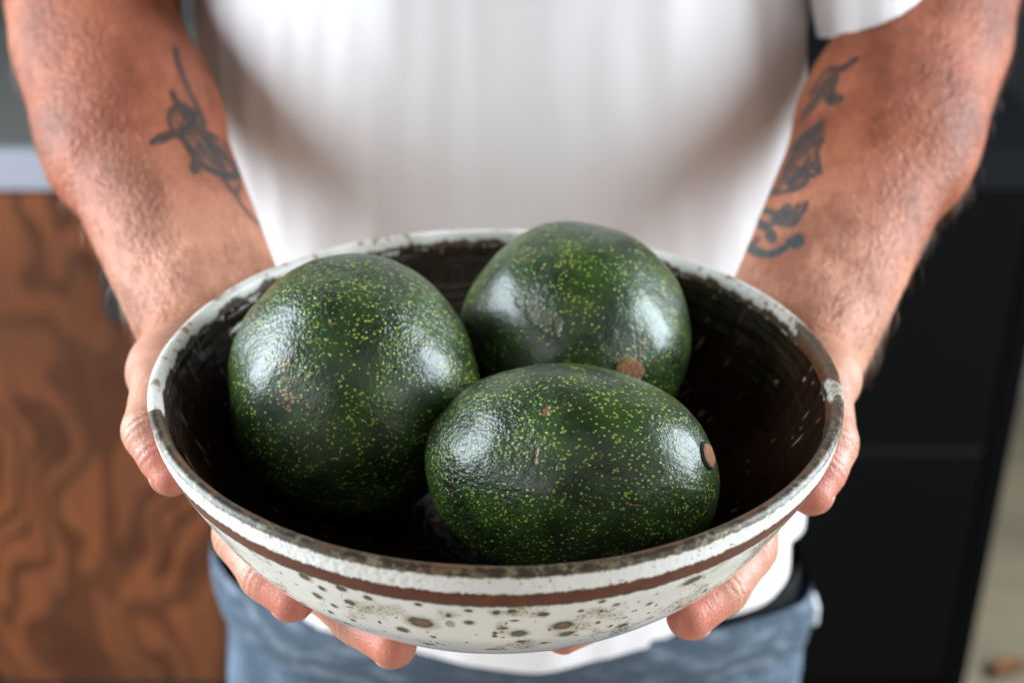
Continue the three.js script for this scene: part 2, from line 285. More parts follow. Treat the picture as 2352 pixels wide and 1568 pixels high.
// how white the lip is at an angle: the glaze is thick from the back round to the left, thin and rusty at the front
const lipWhite = (a) => { const d = a * 180 / Math.PI; return Math.max(step(-70, -76, d), 0.85 * step(95, 118, d), 0.5 * step(76, 81, d) * step(91, 85, d)); };
const lipMap = colorTexture(2048, 96, (u, v) => {
  const a = (u * 2 - 1) * Math.PI, X = Math.sin(a) * 0.145, Z = Math.cos(a) * 0.145, m = noise(X * 260, v * 3, Z * 260), f = noise(X * 900, v * 14, Z * 900), b = noise(X * 60, v, Z * 60);
  const w = step(0.3, 0.65, lipWhite(a) + 0.4 * m + 0.22 * f + 0.25 * b - 0.05);
  const cream = mixc([0.70, 0.67, 0.62], [0.46, 0.41, 0.33], clamp(0.35 + 0.5 * b + 0.2 * f)), tan = [0.2, 0.115, 0.045];
  const white = mixc(cream, tan, step(0.05, 0.35, 0.6 * m + 0.4 * b + 0.15 * f - 0.5 * Math.abs(v - 0.7)) * 0.9);
  const rust = mixc([0.10, 0.036, 0.014], [0.028, 0.016, 0.008], clamp(0.5 + b + 0.5 * m)), olive = mixc([0.24, 0.19, 0.11], [0.032, 0.021, 0.010], clamp(0.9 + 1.3 * m + 0.8 * f));
  const brown = mixc(rust, olive, step(0.45, 0.9, v + 0.35 * m + 0.3 * b));
  const edge = 0.2 + 0.22 * noise(X * 110, 5, Z * 110) + 0.12 * noise(X * 330, 6, Z * 330), glaze = w * step(edge - 0.07, edge + 0.07, v);
  return mixc(brown, white, glaze);
});
const innerSpecks = []; { const r = rng(55); for (let i = 0; i < 420; i++) innerSpecks.push([(r() * 2 - 1) * Math.PI, r(), 0.004 + 0.009 * Math.pow(r(), 3), 0.006 + 0.03 * Math.pow(r(), 2), 0.25 + 0.75 * r()]); }
const innerGrid = new Map(); for (const s of innerSpecks) for (let gx = -1; gx <= 1; gx++) for (let gy = -1; gy <= 1; gy++) { const k = (Math.floor(s[0] / 0.08) + gx) * 1000 + Math.floor(s[1] / 0.08) + gy; if (!innerGrid.has(k)) innerGrid.set(k, []); innerGrid.get(k).push(s); }
const innerMap = colorTexture(2048, 512, (u, v) => {      // v = 1 at the rim
  const a = (u * 2 - 1) * Math.PI, X = Math.sin(a), Z = Math.cos(a), n = noise(X * 20, v * 6, Z * 20), f = noise(X * 90, v * 9, Z * 90);
  let c = mixc([0.011, 0.0052, 0.0032], [0.032, 0.0130, 0.0062], clamp(0.3 + 0.6 * n + 0.4 * f));
  for (const s of innerGrid.get(Math.floor(a / 0.08) * 1000 + Math.floor(v / 0.08)) ?? []) { const d = Math.hypot((a - s[0] + (v - s[1]) * 0.25) / s[2], (v - s[1]) / s[3]); if (d < 1) c = mixc(c, [0.38, 0.32, 0.25], step(1, 0.3, d) * s[4] * 0.75); }
  const w = lipWhite(a), drip = (-0.006 + 0.016 * clamp(2 * noise(X * 14, 1, Z * 14)) + 0.02 * clamp(noise(X * 60, 2, Z * 60)) + 0.006 * noise(X * 210, 3, Z * 210)) * Math.max(w, 0.15);
  const e = 1 - v, k = step(drip + 0.004, drip - 0.003, e) * step(0.1, 0.4, w);
  return mixc(c, mixc([0.5, 0.49, 0.45], [0.33, 0.32, 0.26], clamp(0.4 + f)), k);
});
const ridgeMap = grayTexture(1024, 1024, (u, v) => { const a = (u * 2 - 1) * Math.PI, X = Math.sin(a), Z = Math.cos(a); return 0.5 + 0.3 * noise(X * 2 + v * 1.2, v * 46, Z * 2) + 0.16 * noise(X * 16, v * 60, Z * 16) + 0.08 * noise(X * 60, v * 30, Z * 60); });
const bowl = group('ceramic_bowl', 'handmade speckled white stoneware bowl with dark brown glazed inside', 'bowl', V3(0, RIM - 0.098, 0));
{
  const inner = new THREE.Group(); void inner;
  const glaze = std({ map: bowlMap, bumpMap: bowlBump, bumpScale: 0.0009, roughnessMap: bowlRoughMap, roughness: 1 });
  const add = (name, g, m) => { const o = mesh(name, g, m, bowl); o.position.y = 0.098; o.rotation.z = TILT; return o; };
  add('outer_wall', lathe([...OUT].reverse(), 360, (a, k) => [(a + Math.PI / 2) / Math.PI, 1 - OUTLEN[OUT.length - 1 - k] / OUTL]), glaze);
  const lip = smoothProfile(LIP, 22).reverse();
  add('rim', lathe(lip, 480, (a, k) => [(a / Math.PI + 1) / 2, 1 - k / 22]), std({ map: lipMap, bumpMap: lipMap, bumpScale: 0.0006, roughness: 0.38 }));
  const inn = smoothProfile(INNER, 90).reverse();
  add('inner_wall', lathe(inn, 300, (a, k) => [(a / Math.PI + 1) / 2, 1 - k / 90], 0.0004), std({ map: innerMap, bumpMap: ridgeMap, bumpScale: 0.0009, roughness: 0.2 }));
  const foot = smoothProfile(FOOT, 40).reverse();
  for (const p of foot) if (p[0] < 0.0005) p[0] = 0;
  add('foot_ring', lathe(foot, 160, (a, k) => [a, k / 40]), std({ color: rgb(0.17, 0.06, 0.032), roughness: 0.75 }));
}

// ------------------------------------------------------------------ avocados
function avocadoTextures(seed, scars) {
  const W = 1664, H = 832, r = rng(seed), spot = new Float32Array(W * H), kind = new Uint8Array(W * H);
  const paint = (u, v, rad, k, sx = 1, sy = 1) => {              // radius in metres on a body of about 11 cm
    const th = Math.PI * v, ru = rad * sx / (2 * Math.PI * 0.05 * Math.max(0.08, Math.sin(th))) * W, rv = rad * sy / 0.185 * H;
    const cx = u * W, cy = v * H, ph = r() * 9;
    for (let y = Math.floor(cy - rv * 1.5); y <= cy + rv * 1.5; y++) { if (y < 0 || y >= H) continue;
      for (let x = Math.floor(cx - ru * 1.5); x <= cx + ru * 1.5; x++) {
        const dx = (x - cx) / ru, dy = (y - cy) / rv, d = Math.hypot(dx, dy) * (1 + 0.1 * Math.sin(Math.atan2(dy, dx) * 2 + ph)); if (d > 1.4) continue;
        const i = y * W + (((x % W) + W) % W), s = step(1.35, 0.55, d); if (s > spot[i]) { spot[i] = s; kind[i] = k; }
      } }
  };
  const taken = new Map(), key = (x, y, z) => (Math.floor(x / 0.0013) * 131 + Math.floor(y / 0.0013)) * 137 + Math.floor(z / 0.0013);
  for (let i = 0; i < 9000; i++) {
    const v = Math.acos(1 - 2 * r()) / Math.PI, u = r(), x = 0.055 * Math.sin(Math.PI * v) * Math.cos(u * 6.283), y = 0.055 * Math.cos(Math.PI * v), z = 0.055 * Math.sin(Math.PI * v) * Math.sin(u * 6.283);
    if (noise(x * 60 + seed, y * 60, z * 60) + (seed === 37 ? 0.5 : 0.8) < r()) continue;
    const k0 = key(x, y, z); if (taken.has(k0) && r() > 0.12) continue; taken.set(k0, 1);       // pores keep their distance
    const rad = 0.00023 + 0.00036 * Math.pow(r(), 1.5), k = r() < 0.05 ? 2 : 1; paint(u, v, rad, k);
    if (r() < 0.1) paint(u + 0.0025 * (r() - 0.5) * 2, v + 0.005 * (r() - 0.5), rad * 0.8, k);
  }
  for (const [u, v, rad, k, sx, sy] of scars) paint(u, v, rad, k, sx, sy);
  const P = (u, v) => { const t = Math.PI * v, s = Math.sin(t); return [s * Math.cos(u * 6.28319), Math.cos(t), s * Math.sin(u * 6.28319)]; };
  const map = colorTexture(W, H, (u, v, x, y) => {
    const [a, b, c] = P(u, v), n = fbm(a * 3 + seed, b * 3, c * 3, 4), f = noise(a * 40, b * 40, c * 40), i = y * W + x;
    let col = mixc([0.0085, 0.021, 0.0042], [0.030, 0.064, 0.0105], clamp(0.45 + n * 1.6 + f * 0.2));
    col = mixc(col, [0.05, 0.06, 0.02], 0.25 * step(0.25, 0.6, noise(a * 2.2 + 9, b * 2.2, c * 2.2 + seed)));
    const s = spot[i]; if (s > 0) col = mixc(col, kind[i] === 1 ? mixc([0.27, 0.39, 0.03], [0.40, 0.41, 0.065], clamp(0.5 + f)) : kind[i] === 2 ? [0.3, 0.14, 0.06] : kind[i] === 5 ? [0.09, 0.092, 0.038] : kind[i] === 3 ? [0.25, 0.095, 0.05] : [0.03, 0.025, 0.022], s * (kind[i] === 1 ? 0.55 + 0.4 * clamp(0.5 + 1.5 * noise(a * 23, b * 23, c * 23)) : 0.8));
    return col;
  });
  const bump = grayTexture(W, H, (u, v, x, y) => {
    const [a, b, c] = P(u, v), rough = 0.35 + 0.65 * step(-0.2, 0.75, b) + 0.35 * noise(a * 2, b * 2, c * 2 + seed);
    const peb = 0.34 * noise(a * 15, b * 13, c * 15) + 0.42 * noise(a * 31, b * 28, c * 31) + 0.3 * noise(a * 62, b * 56, c * 62);
    const rays = step(-0.7, -0.98, b) * 0.1 * noise(u * 70, v * 2, seed), s = spot[y * W + x] * (kind[y * W + x] > 2 ? -0.25 : 0.06);
    return 0.5 + 0.36 * peb * rough + rays + s;
  });
  return { map, bump };
}
function avocado(name, label, pos, axis, spin, L, R, egg, seed, marks, stem) {     // axis points from the blossom end to the stem end
  const g = group(name, label, 'avocado', pos, 'avocados in the bowl');
  const inner = new THREE.Quaternion().setFromUnitVectors(V3(0, -1, 0), axis.clone().normalize()).multiply(new THREE.Quaternion().setFromAxisAngle(V3(0, 1, 0), spin));
  g.quaternion.copy(inner);
  const sd = pos.x * 91 + 3;
  const radius = (th) => R * Math.pow(Math.sin(th), 0.9) * (1 + egg * Math.cos(th)) * (1 + 0.035 * Math.sin(th) ** 2);
  const geo = gridGeometry(160, 110, (u, v) => {
    const th = Math.PI * v, s = Math.sin(th), a = u * 2 * Math.PI, n = 1 + 0.03 * noise(s * Math.cos(a) * 1.7 + sd, Math.cos(th) * 2.2, s * Math.sin(a) * 2.2) + 0.004 * noise(s * Math.cos(a) * 9 + sd, Math.cos(th) * 9, s * Math.sin(a) * 9);
    const dimple = stem ? 0 : 0.0025 * Math.exp(-Math.pow((Math.PI - th) / 0.16, 2));
    return [radius(th) * Math.cos(a) * n, L * Math.cos(th) * n + dimple, radius(th) * Math.sin(a) * n, u, v];
  });
  const nn = geo.attributes.normal, pp = geo.attributes.position;      // outward normals, poles included
  for (let i = 0; i < nn.count; i++) if (nn.getX(i) * pp.getX(i) + nn.getY(i) * pp.getY(i) + nn.getZ(i) * pp.getZ(i) < 0) { nn.setXYZ(i, -nn.getX(i), -nn.getY(i), -nn.getZ(i)); }
  for (let i = 0; i <= 160; i++) { nn.setXYZ(i, 0, 1, 0); nn.setXYZ(nn.count - 1 - i, 0, -1, 0); }
  const under = (px) => {                  // vertex of the skin seen at a pixel
    const d = camDir(...px).normalize(), p = V3(), n = V3(); let best = 0, bd = 1e9;
    for (let i = 0; i < pp.count; i++) { p.fromBufferAttribute(pp, i).applyQuaternion(inner).add(pos).sub(camera.position); n.fromBufferAttribute(nn, i).applyQuaternion(inner); if (n.dot(p) > 0) continue; const e = p.addScaledVector(d, -p.dot(d)).length(); if (e < bd) { bd = e; best = i; } }
    return best;
  };
  const tuv = geo.attributes.uv, tex = avocadoTextures(seed, marks.map(([px, py, ...m]) => { const k = under([px, py]); return [tuv.getX(k), tuv.getY(k), ...m]; }));
  mesh('skin', geo, std({ map: tex.map, bumpMap: tex.bump, bumpScale: 0.0018, roughness: 0.38, clearcoat: 0.3, clearcoatRoughness: 0.22 }), g);
  if (stem) {
    // the stem sits a little off the long axis: the point of the skin under its pixel
    const best = under(stem.px), p = V3(), n = V3();
    p.fromBufferAttribute(pp, best); n.fromBufferAttribute(nn, best).normalize();
    const st = new THREE.Group(); st.name = 'stem'; st.position.copy(p).addScaledVector(n, -stem.lift); st.quaternion.setFromUnitVectors(V3(0, -1, 0), n); g.add(st);
    const r = stem.r, prof = [[0, 0.004], [r * 1.05, 0.004], [r * stem.flare, 0.0006], [r * 1.02, -0.0016], [r * 0.98, -stem.h], [r * 0.86, -stem.h - 0.0007], [r * 0.3, -stem.h - 0.0003], [0, -stem.h - 0.0008]];
    const lat = (pts, n, nz) => { const q = new THREE.LatheGeometry(pts.map((p) => new THREE.Vector2(p[0], p[1])), n), a = q.attributes.position; for (let i = 0; i < a.count; i++) { const k = 1 + nz * noise(a.getX(i) * 420 + 2, a.getY(i) * 300, a.getZ(i) * 420); a.setXYZ(i, a.getX(i) * k, a.getY(i) * (1 + 0.4 * nz * noise(a.getX(i) * 600, 1, a.getZ(i) * 600)), a.getZ(i) * k); } q.computeVertexNormals(); return q; };
    const cork = colorTexture(128, 128, (u, v) => { const n = noise(u * 14, v * 14, 2) + 0.5 * noise(u * 40, v * 40, 5); return mixc([0.36, 0.16, 0.075], [0.13, 0.05, 0.022], clamp(0.4 + n * 0.9)); });
    mesh('stem_end', lat(prof.slice(3), 26, 0.14), std({ map: cork, bumpMap: cork, bumpScale: 0.001, roughness: 0.9 }), st);
    mesh('stem_collar', lat(prof.slice(0, 4), 26, 0.08), std({ color: stem.collar, roughness: 0.7 }), st);
  }
  return g;
}
const freckles = (seed, n, x, y, w, h) => { const q = rng(seed); return [...Array(n).keys()].map(() => [x + w * (q() + q() - 1), y + h * (q() - 0.5) * 2, 0.0004 + 0.0005 * q(), 2, 1, 1]); };
const avA = { pos: at(812, 884, 0.641), L: 0.0585, R: 0.0545 };
avocado('avocado', 'glossy dark green avocado standing upright, no stem showing', avA.pos, V3(0.12, -0.86, 0.5), 2.1, avA.L, avA.R, -0.05, 11, [...freckles(3, 40, 655, 880, 34, 60), [755, 690, 0.0006, 3, 1, 1], [900, 850, 0.0006, 4, 1.4, 1], [700, 770, 0.0006, 2, 1, 2]], null);
avocado('avocado_001', 'green avocado with its round brown stem button towards the bowl middle', at(1326, 776, 0.680), V3(0.42, -0.02, 0.9), 0.9, 0.0560, 0.0525, 0.05, 37, [...freckles(5, 16, 1470, 800, 26, 36), [1206, 585, 0.0009, 3, 2.4, 1], [1290, 600, 0.0009, 2, 1, 1], [1250, 612, 0.0007, 2, 1, 1], ...freckles(9, 60, 1235, 720, 60, 22).map((f) => [f[0], f[1] + (f[0] - 1235) * 0.55, f[2] * 2.2, 5, 1, 1])], { r: 0.0050, h: 0.0075, px: [1441, 848], flare: 1.18, lift: 0.0008, collar: rgb(0.17, 0.16, 0.03) });
avocado('avocado_002', 'front avocado lying on its side with yellow spots and brown scars', at(1309, 1084, 0.592), V3(0.94, 0.07, 0.33), 4.71, 0.0625, 0.0438, 0.0, 23, [[1250, 944, 0.0013, 3, 1.5, 1.1], [1247, 949, 0.0011, 3, 1.2, 1.2], [1226, 1018, 0.0005, 4, 2.2, 1], [1230, 1036, 0.0006, 3, 4.5, 1], [1234, 1052, 0.0007, 3, 2.4, 1.2], [1079, 954, 0.0007, 4, 2.6, 1], [1074, 985, 0.0007, 4, 2.2, 1.6], [1061, 960, 0.0005, 4, 1, 1.4], [1069, 1019, 0.0005, 4, 0.9, 3], [1066, 1036, 0.0004, 4, 0.9, 3], [1247, 900, 0.0004, 4, 0.8, 4.5], [1336, 900, 0.0005, 4, 0.9, 2], [1466, 1158, 0.0005, 3, 1, 5], [1281, 1077, 0.0003, 4, 5, 0.8], [1028, 1117, 0.0014, 4, 1, 1.1], [1036, 1130, 0.0007, 3, 1.5, 1], [1202, 946, 0.0007, 3, 1.6, 0.8], [1372, 935, 0.0005, 4, 1, 2], [1095, 907, 0.0007, 3, 1, 1.6], [1480, 1100, 0.0004, 4, 3, 1]], { r: 0.0049, h: 0.0014, px: [1626, 1046], flare: 1.4, lift: 0.0005, collar: rgb(0.02, 0.016, 0.01) });

// ------------------------------------------------------------------ the person
const R_ = (x, y, z) => V3(x, RIM + y, z);
function seg(p, x, y, z) {                    // tapered capsule: p = [ax, ay, az, bx-ax, by-ay, bz-az, 1/len2, ra, rb-ra]
  const dx = x - p[0], dy = y - p[1], dz = z - p[2], t = clamp((dx * p[3] + dy * p[4] + dz * p[5]) * p[6]);
  const ex = dx - p[3] * t, ey = dy - p[4] * t, ez = dz - p[5] * t; return Math.sqrt(ex * ex + ey * ey + ez * ez) - p[7] - p[8] * t;
}
const cap = (a, b, ra, rb) => [a.x, a.y, a.z, b.x - a.x, b.y - a.y, b.z - a.z, 1 / Math.max(1e-9, a.distanceToSquared(b)), ra, rb - ra];
const smin = (a, b, k) => { const h = Math.max(k - Math.abs(a - b), 0) / k; return Math.min(a, b) - h * h * k * 0.25; };
function limb(def) {
  const { E, W, S } = def, ax = W.clone().sub(E), len = ax.length(), dir = ax.clone().normalize();
  const mid = E.clone().lerp(W, 0.5), toCam = camera.position.clone().sub(mid), front = toCam.addScaledVector(dir, -toCam.dot(dir)).normalize(), side = dir.clone().cross(front).normalize();
  const off = (t, s, f) => E.clone().lerp(W, t).addScaledVector(side, s).addScaledVector(front, f);
  const o = def.bulge, arm = [
    cap(off(0.0, o * 0.011, 0), off(0.5, o * 0.017, 0), 0.039, 0.036), cap(off(0.0, -o * 0.004, 0), off(0.45, -o * 0.007, 0.0), 0.038, 0.036),
    cap(off(0.45, o * 0.016, 0), off(1.02, o * 0.0105, 0), 0.036, 0.0265), cap(off(0.4, -o * 0.007, 0), off(1.02, -o * 0.0135, 0), 0.036, 0.0275),
    cap(off(0.05, 0.0, 0.012), off(0.5, 0.0, 0.006), 0.036, 0.028), cap(off(0.15, o * 0.022, 0.0), off(0.5, o * 0.019, 0), 0.033, 0.029),
    cap(E, S, 0.047, 0.056),
  ];
  const palm = def.palm.map((c) => cap(c[0], c[1], c[2], c[3]));
  const fingers = def.fingers.map((f) => f.slice(1).map((q, i) => cap(f[i][0], q[0], f[i][1], q[1])));
  const sdf = (x, y, z, bare = false) => {
    let d = seg(arm[0], x, y, z); for (let i = 1; i < arm.length; i++) d = smin(d, seg(arm[i], x, y, z), 0.018);
    if (d > 0.35) return d;
    for (const p of palm) d = smin(d, seg(p, x, y, z), 0.014);
    let out = d;
    for (const f of fingers) { let e = seg(f[0], x, y, z); for (let i = 1; i < f.length; i++) e = smin(e, seg(f[i], x, y, z), 0.0035);
      if (Math.abs(e) < 0.004) for (let i = 1; i < f.length; i++) {            // skin creases across the joints
        const q = f[i], dx = x - q[0], dy = y - q[1], dz = z - q[2], k = Math.sqrt(q[6]), t = (dx * q[3] + dy * q[4] + dz * q[5]) * k; if (Math.abs(t) > 0.008) continue;
        const w = t + 0.0007 * noise(x * 240, y * 240, z * 240); e += 0.00055 * Math.exp(-((w / 0.0009) ** 2)) + 0.00025 * Math.exp(-(((w - 0.0034) / 0.0008) ** 2)) + 0.00025 * Math.exp(-(((w + 0.0032) / 0.0008) ** 2));
      } out = Math.min(out, smin(d, e, 0.009)); }
    if (!bare && out < 0.03) out = Math.max(out, 0.0009 - bowlSolid(x, y, z));
    return out;
  };
  const uvOf = (x, y, z) => { const p = V3(x, y, z).sub(E), s = p.dot(dir), u = Math.atan2(p.dot(side), p.dot(front)) / (2 * Math.PI) + 0.5, v = clamp((s + 0.2) / 0.65, 0.001, 0.999); return [u, def.atlas + 0.5 * v]; };
  return { ...def, sdf, uvOf, dir, side, front, len, fingerCaps: fingers };
}
const Lm = { E: at(218, -5, 0.865), W: at(470, 705, 0.722), S: R_(-0.205, 0.34, -0.37) }, Rm = { E: at(2138, -25, 0.87), W: at(1846, 745, 0.722), S: R_(0.21, 0.34, -0.37) };
const left = limb({ ...Lm, atlas: 0, bulge: 1,
  palm: [[Lm.W, R_(-0.124, -0.072, -0.026), 0.024, 0.0125], [Lm.W, R_(-0.104, -0.092, -0.022), 0.024, 0.0125], [Lm.W, R_(-0.090, -0.106, -0.034), 0.024, 0.012], [Lm.W, R_(-0.082, -0.108, -0.055), 0.024, 0.0115],
    [Lm.W, R_(-0.155, -0.028, -0.040), 0.023, 0.0145], [R_(-0.155, -0.028, -0.040), R_(-0.124, -0.072, -0.026), 0.012, 0.012], [R_(-0.155, -0.045, -0.075), R_(-0.13, -0.075, -0.04), 0.017, 0.012]],
  fingers: [[[R_(-0.156, -0.026, -0.045), 0.0145], [R_(-0.1525, -0.0225, -0.022), 0.0128], [R_(-0.1500, -0.0272, 0.0117), 0.0120], [R_(-0.1445, -0.0325, 0.0215), 0.0098], [R_(-0.1385, -0.0385, 0.0295), 0.0088]],
    [[R_(-0.124, -0.070, -0.024), 0.0128], [R_(-0.1135, -0.0752, 0.022), 0.0120], [R_(-0.100, -0.0812, 0.0425), 0.0106], [R_(-0.0868, -0.0847, 0.0545), 0.0096]],
    [[R_(-0.104, -0.090, -0.020), 0.0125], [R_(-0.078, -0.0985, 0.028), 0.0116], [R_(-0.0606, -0.0992, 0.0497), 0.0107], [R_(-0.0435, -0.0972, 0.0685), 0.0100]],
    [[R_(-0.090, -0.104, -0.032), 0.0120], [R_(-0.064, -0.1135, 0.008), 0.0110], [R_(-0.040, -0.112, 0.026), 0.0100], [R_(-0.022, -0.110, 0.037), 0.0092]],
    [[R_(-0.082, -0.106, -0.053), 0.0110], [R_(-0.055, -0.1135, -0.026), 0.0098], [R_(-0.036, -0.1125, -0.012), 0.0090], [R_(-0.020, -0.110, -0.003), 0.0082]]] });
const right = limb({ ...Rm, atlas: 0.5, bulge: -1,
  palm: [[Rm.W, R_(0.122, -0.076, -0.024), 0.024, 0.0125], [Rm.W, R_(0.104, -0.094, -0.022), 0.024, 0.0125], [Rm.W, R_(0.090, -0.107, -0.034), 0.024, 0.012], [Rm.W, R_(0.082, -0.109, -0.055), 0.024, 0.0115],
    [Rm.W, R_(0.153, -0.034, -0.046), 0.023, 0.0145], [R_(0.153, -0.034, -0.046), R_(0.122, -0.076, -0.024), 0.012, 0.012], [R_(0.155, -0.05, -0.075), R_(0.13, -0.08, -0.04), 0.017, 0.012]],
  fingers: [[[R_(0.154, -0.033, -0.05), 0.0145], [R_(0.1495, -0.0305, -0.028), 0.0128], [R_(0.1468, -0.0385, 0.0042), 0.0120], [R_(0.1420, -0.0435, 0.0165), 0.0102], [R_(0.1350, -0.0490, 0.0280), 0.0092]],
    [[R_(0.122, -0.074, -0.022), 0.0128], [R_(0.1110, -0.0795, 0.0250), 0.0122], [R_(0.0968, -0.0845, 0.0475), 0.0108], [R_(0.0811, -0.0870, 0.0630), 0.0098]],
    [[R_(0.104, -0.092, -0.020), 0.0125], [R_(0.078, -0.104, 0.006), 0.0112], [R_(0.052, -0.1092, 0.030), 0.0102], [R_(0.0285, -0.1078, 0.0480), 0.0094]],
    [[R_(0.090, -0.105, -0.032), 0.0120], [R_(0.064, -0.1145, 0.004), 0.0110], [R_(0.040, -0.112, 0.016), 0.0100], [R_(0.022, -0.110, 0.022), 0.0092]],
    [[R_(0.082, -0.107, -0.053), 0.0110], [R_(0.055, -0.1145, -0.03), 0.0098], [R_(0.036, -0.1125, -0.02), 0.0090], [R_(0.020, -0.110, -0.015), 0.0082]]] });

// skin: mottled, freckled, with the ink of the tattoos where it sits on the forearms
const SW = 896, SH = 1792, inkCanvas = document.createElement('canvas'); inkCanvas.width = SW; inkCanvas.height = SH;
const ink = inkCanvas.getContext('2d'); ink.fillStyle = '#000'; ink.fillRect(0, 0, SW, SH); ink.globalCompositeOperation = 'lighten'; ink.lineCap = 'round'; ink.lineJoin = 'round';
function stroke(arm, pts, width, tone = 1) {               // pts in photo pixels; width in metres
  width *= 1.28; const q = new THREE.CatmullRomCurve3(pts.map((p) => V3(p[0], p[1], 0))).getPoints(pts.length * 6); let last = null;
  for (const p of q) {
    const w = march(p.x, p.y, arm.sdf, 0.5); if (!w) { last = null; continue; }
    const [u, v] = arm.uvOf(w.x, w.y, w.z), c = [u * SW, v * SH], s = 255 * tone | 0;
    ink.fillStyle = `rgb(${s},${s},${s})`;
    if (last && Math.abs(c[0] - last[0]) < 60) for (let i = 0; i <= 6; i++) { ink.beginPath(); ink.ellipse(lerp(last[0], c[0], i / 6), lerp(last[1], c[1], i / 6), width / 2 / 0.31 * SW, width / 2 / 1.3 * SH, 0, 0, 7); ink.fill(); }
    last = c;
  }
}
const ring = (x, y, rx, ry = rx, a0 = 0, a1 = 6.3) => [...Array(13).keys()].map((i) => { const a = lerp(a0, a1, i / 12); return [x + rx * Math.cos(a), y + ry * Math.sin(a)]; });
const LT = (pts, w, t) => stroke(left, pts, w, t), RT = (pts, w, t) => stroke(right, pts, w, t);
LT([[402, 110], [408, 144], [424, 186], [446, 231], [470, 285]], 0.0032); LT([[395, 212], [404, 232], [428, 246], [452, 262]], 0.0034);
LT([[349, 326], [376, 313], [410, 303]], 0.0038); LT([[362, 320], [392, 308], [424, 300]], 0.0052); LT(ring(412, 272, 25, 29), 0.0026); LT(ring(412, 272, 12, 14), 0.0016, 0.7);
LT([[430, 262], [452, 290], [480, 322], [512, 352], [544, 388]], 0.0075); LT([[446, 278], [470, 300], [500, 318]], 0.004); LT([[404, 300], [424, 325], [446, 352], [444, 392]], 0.0036); LT([[440, 345], [452, 360], [446, 385]], 0.006);
LT([[432, 300], [450, 322], [466, 345], [490, 372], [520, 396]], 0.003); LT([[468, 320], [488, 345], [512, 378]], 0.0042); LT([[452, 372], [486, 390], [520, 404], [548, 402]], 0.0045); LT(ring(500, 352, 18, 16), 0.002, 0.85); LT(ring(440, 330, 14, 12), 0.002, 0.7); LT([[420, 318], [440, 340], [470, 360], [500, 380]], 0.005, 0.45);
LT([[436, 290], [470, 330], [520, 385]], 0.010, 0.5); LT([[415, 262], [425, 285], [440, 300]], 0.006, 0.45); RT([[1880, 310], [1845, 350], [1805, 400]], 0.009, 0.45); RT([[1840, 480], [1800, 495], [1765, 505]], 0.008, 0.4); RT([[1905, 180], [1880, 215], [1850, 258]], 0.008, 0.45);
LT([[505, 395], [523, 425], [540, 448], [566, 484], [612, 530]], 0.003); LT([[540, 395], [552, 420], [540, 445]], 0.0025, 0.8); LT([[515, 330], [535, 360], [552, 398]], 0.004);
RT([[1964, 136], [1946, 150], [1922, 166], [1900, 190]], 0.0042); RT([[1930, 158], [1900, 160], [1880, 185], [1862, 215]], 0.0034); RT([[1922, 180], [1910, 214], [1930, 226], [1906, 233], [1896, 215]], 0.0036); RT([[1912, 175], [1888, 205], [1868, 240], [1845, 262]], 0.007, 0.75); RT([[1895, 195], [1876, 225], [1856, 250]], 0.003); RT([[1870, 240], [1852, 268], [1834, 278]], 0.006, 0.5);
RT([[1886, 283], [1866, 298], [1838, 318], [1822, 338]], 0.0052); RT([[1880, 300], [1856, 318], [1828, 345], [1806, 380]], 0.0058); RT([[1889, 322], [1868, 330], [1842, 352], [1812, 380], [1790, 410]], 0.0036); RT([[1886, 325], [1876, 350], [1884, 395], [1864, 372]], 0.003); RT(ring(1826, 405, 22, 19), 0.003); RT(ring(1827, 405, 6, 5), 0.004); RT([[1860, 360], [1846, 385], [1856, 405], [1846, 425], [1800, 440], [1762, 440]], 0.003); RT([[1800, 400], [1788, 430], [1760, 446]], 0.0045, 0.8); RT(ring(1866, 392, 10, 12), 0.0024);
RT([[1853, 466], [1838, 490], [1820, 498], [1808, 472], [1794, 486], [1800, 512], [1826, 512], [1842, 488]], 0.0032); RT(ring(1762, 500, 20, 17), 0.003); RT(ring(1790, 498, 13, 14), 0.0024); RT([[1745, 515], [1770, 530], [1776, 552], [1764, 535]], 0.0036); RT([[1735, 548], [1724, 568], [1744, 580], [1770, 583], [1800, 570], [1815, 552]], 0.0042); RT([[1738, 552], [1726, 562], [1716, 566]], 0.004); RT(ring(1832, 553, 10, 10), 0.0036); RT([[1800, 480], [1812, 500], [1835, 470]], 0.0024);
const inkData = ink.getImageData(0, 0, SW, SH).data;
const inkSoft = (x, y) => { let s = 0; for (let j = -1; j <= 1; j++) for (let i = -2; i <= 2; i++) s += inkData[(clamp(y + j, 0, SH - 1) * SW + ((x + i + SW) % SW)) * 4]; return s / 15 / 255; };
const skinMap = colorTexture(SW, SH, (u, v, x, y) => {
  const a = u * 6.28319, X = Math.cos(a) * 0.05, Z = Math.sin(a) * 0.05, Y = v * 1.3, n = fbm(X * 30, Y * 22, Z * 30, 3), f = noise(X * 210, Y * 190, Z * 210), g = noise(X * 620, Y * 300, Z * 620);
  const hair = clamp(noise(X * 900 + Y * 60, Y * 110, Z * 900) - 0.15) * clamp(0.6 + noise(X * 40, Y * 20, Z * 40) * 1.2);
  let c = mixc([0.38, 0.115, 0.058], [0.205, 0.053, 0.025], clamp(0.5 + n * 1.7 + f * 0.26 + g * 0.14));
  c = mixc(c, [0.16, 0.055, 0.03], clamp(hair * 0.8));
  const k = inkSoft(x, y); if (k > 0) c = mixc(c, [0.03, 0.031, 0.027], k * clamp(0.9 + 0.15 * f));
  return c;
});
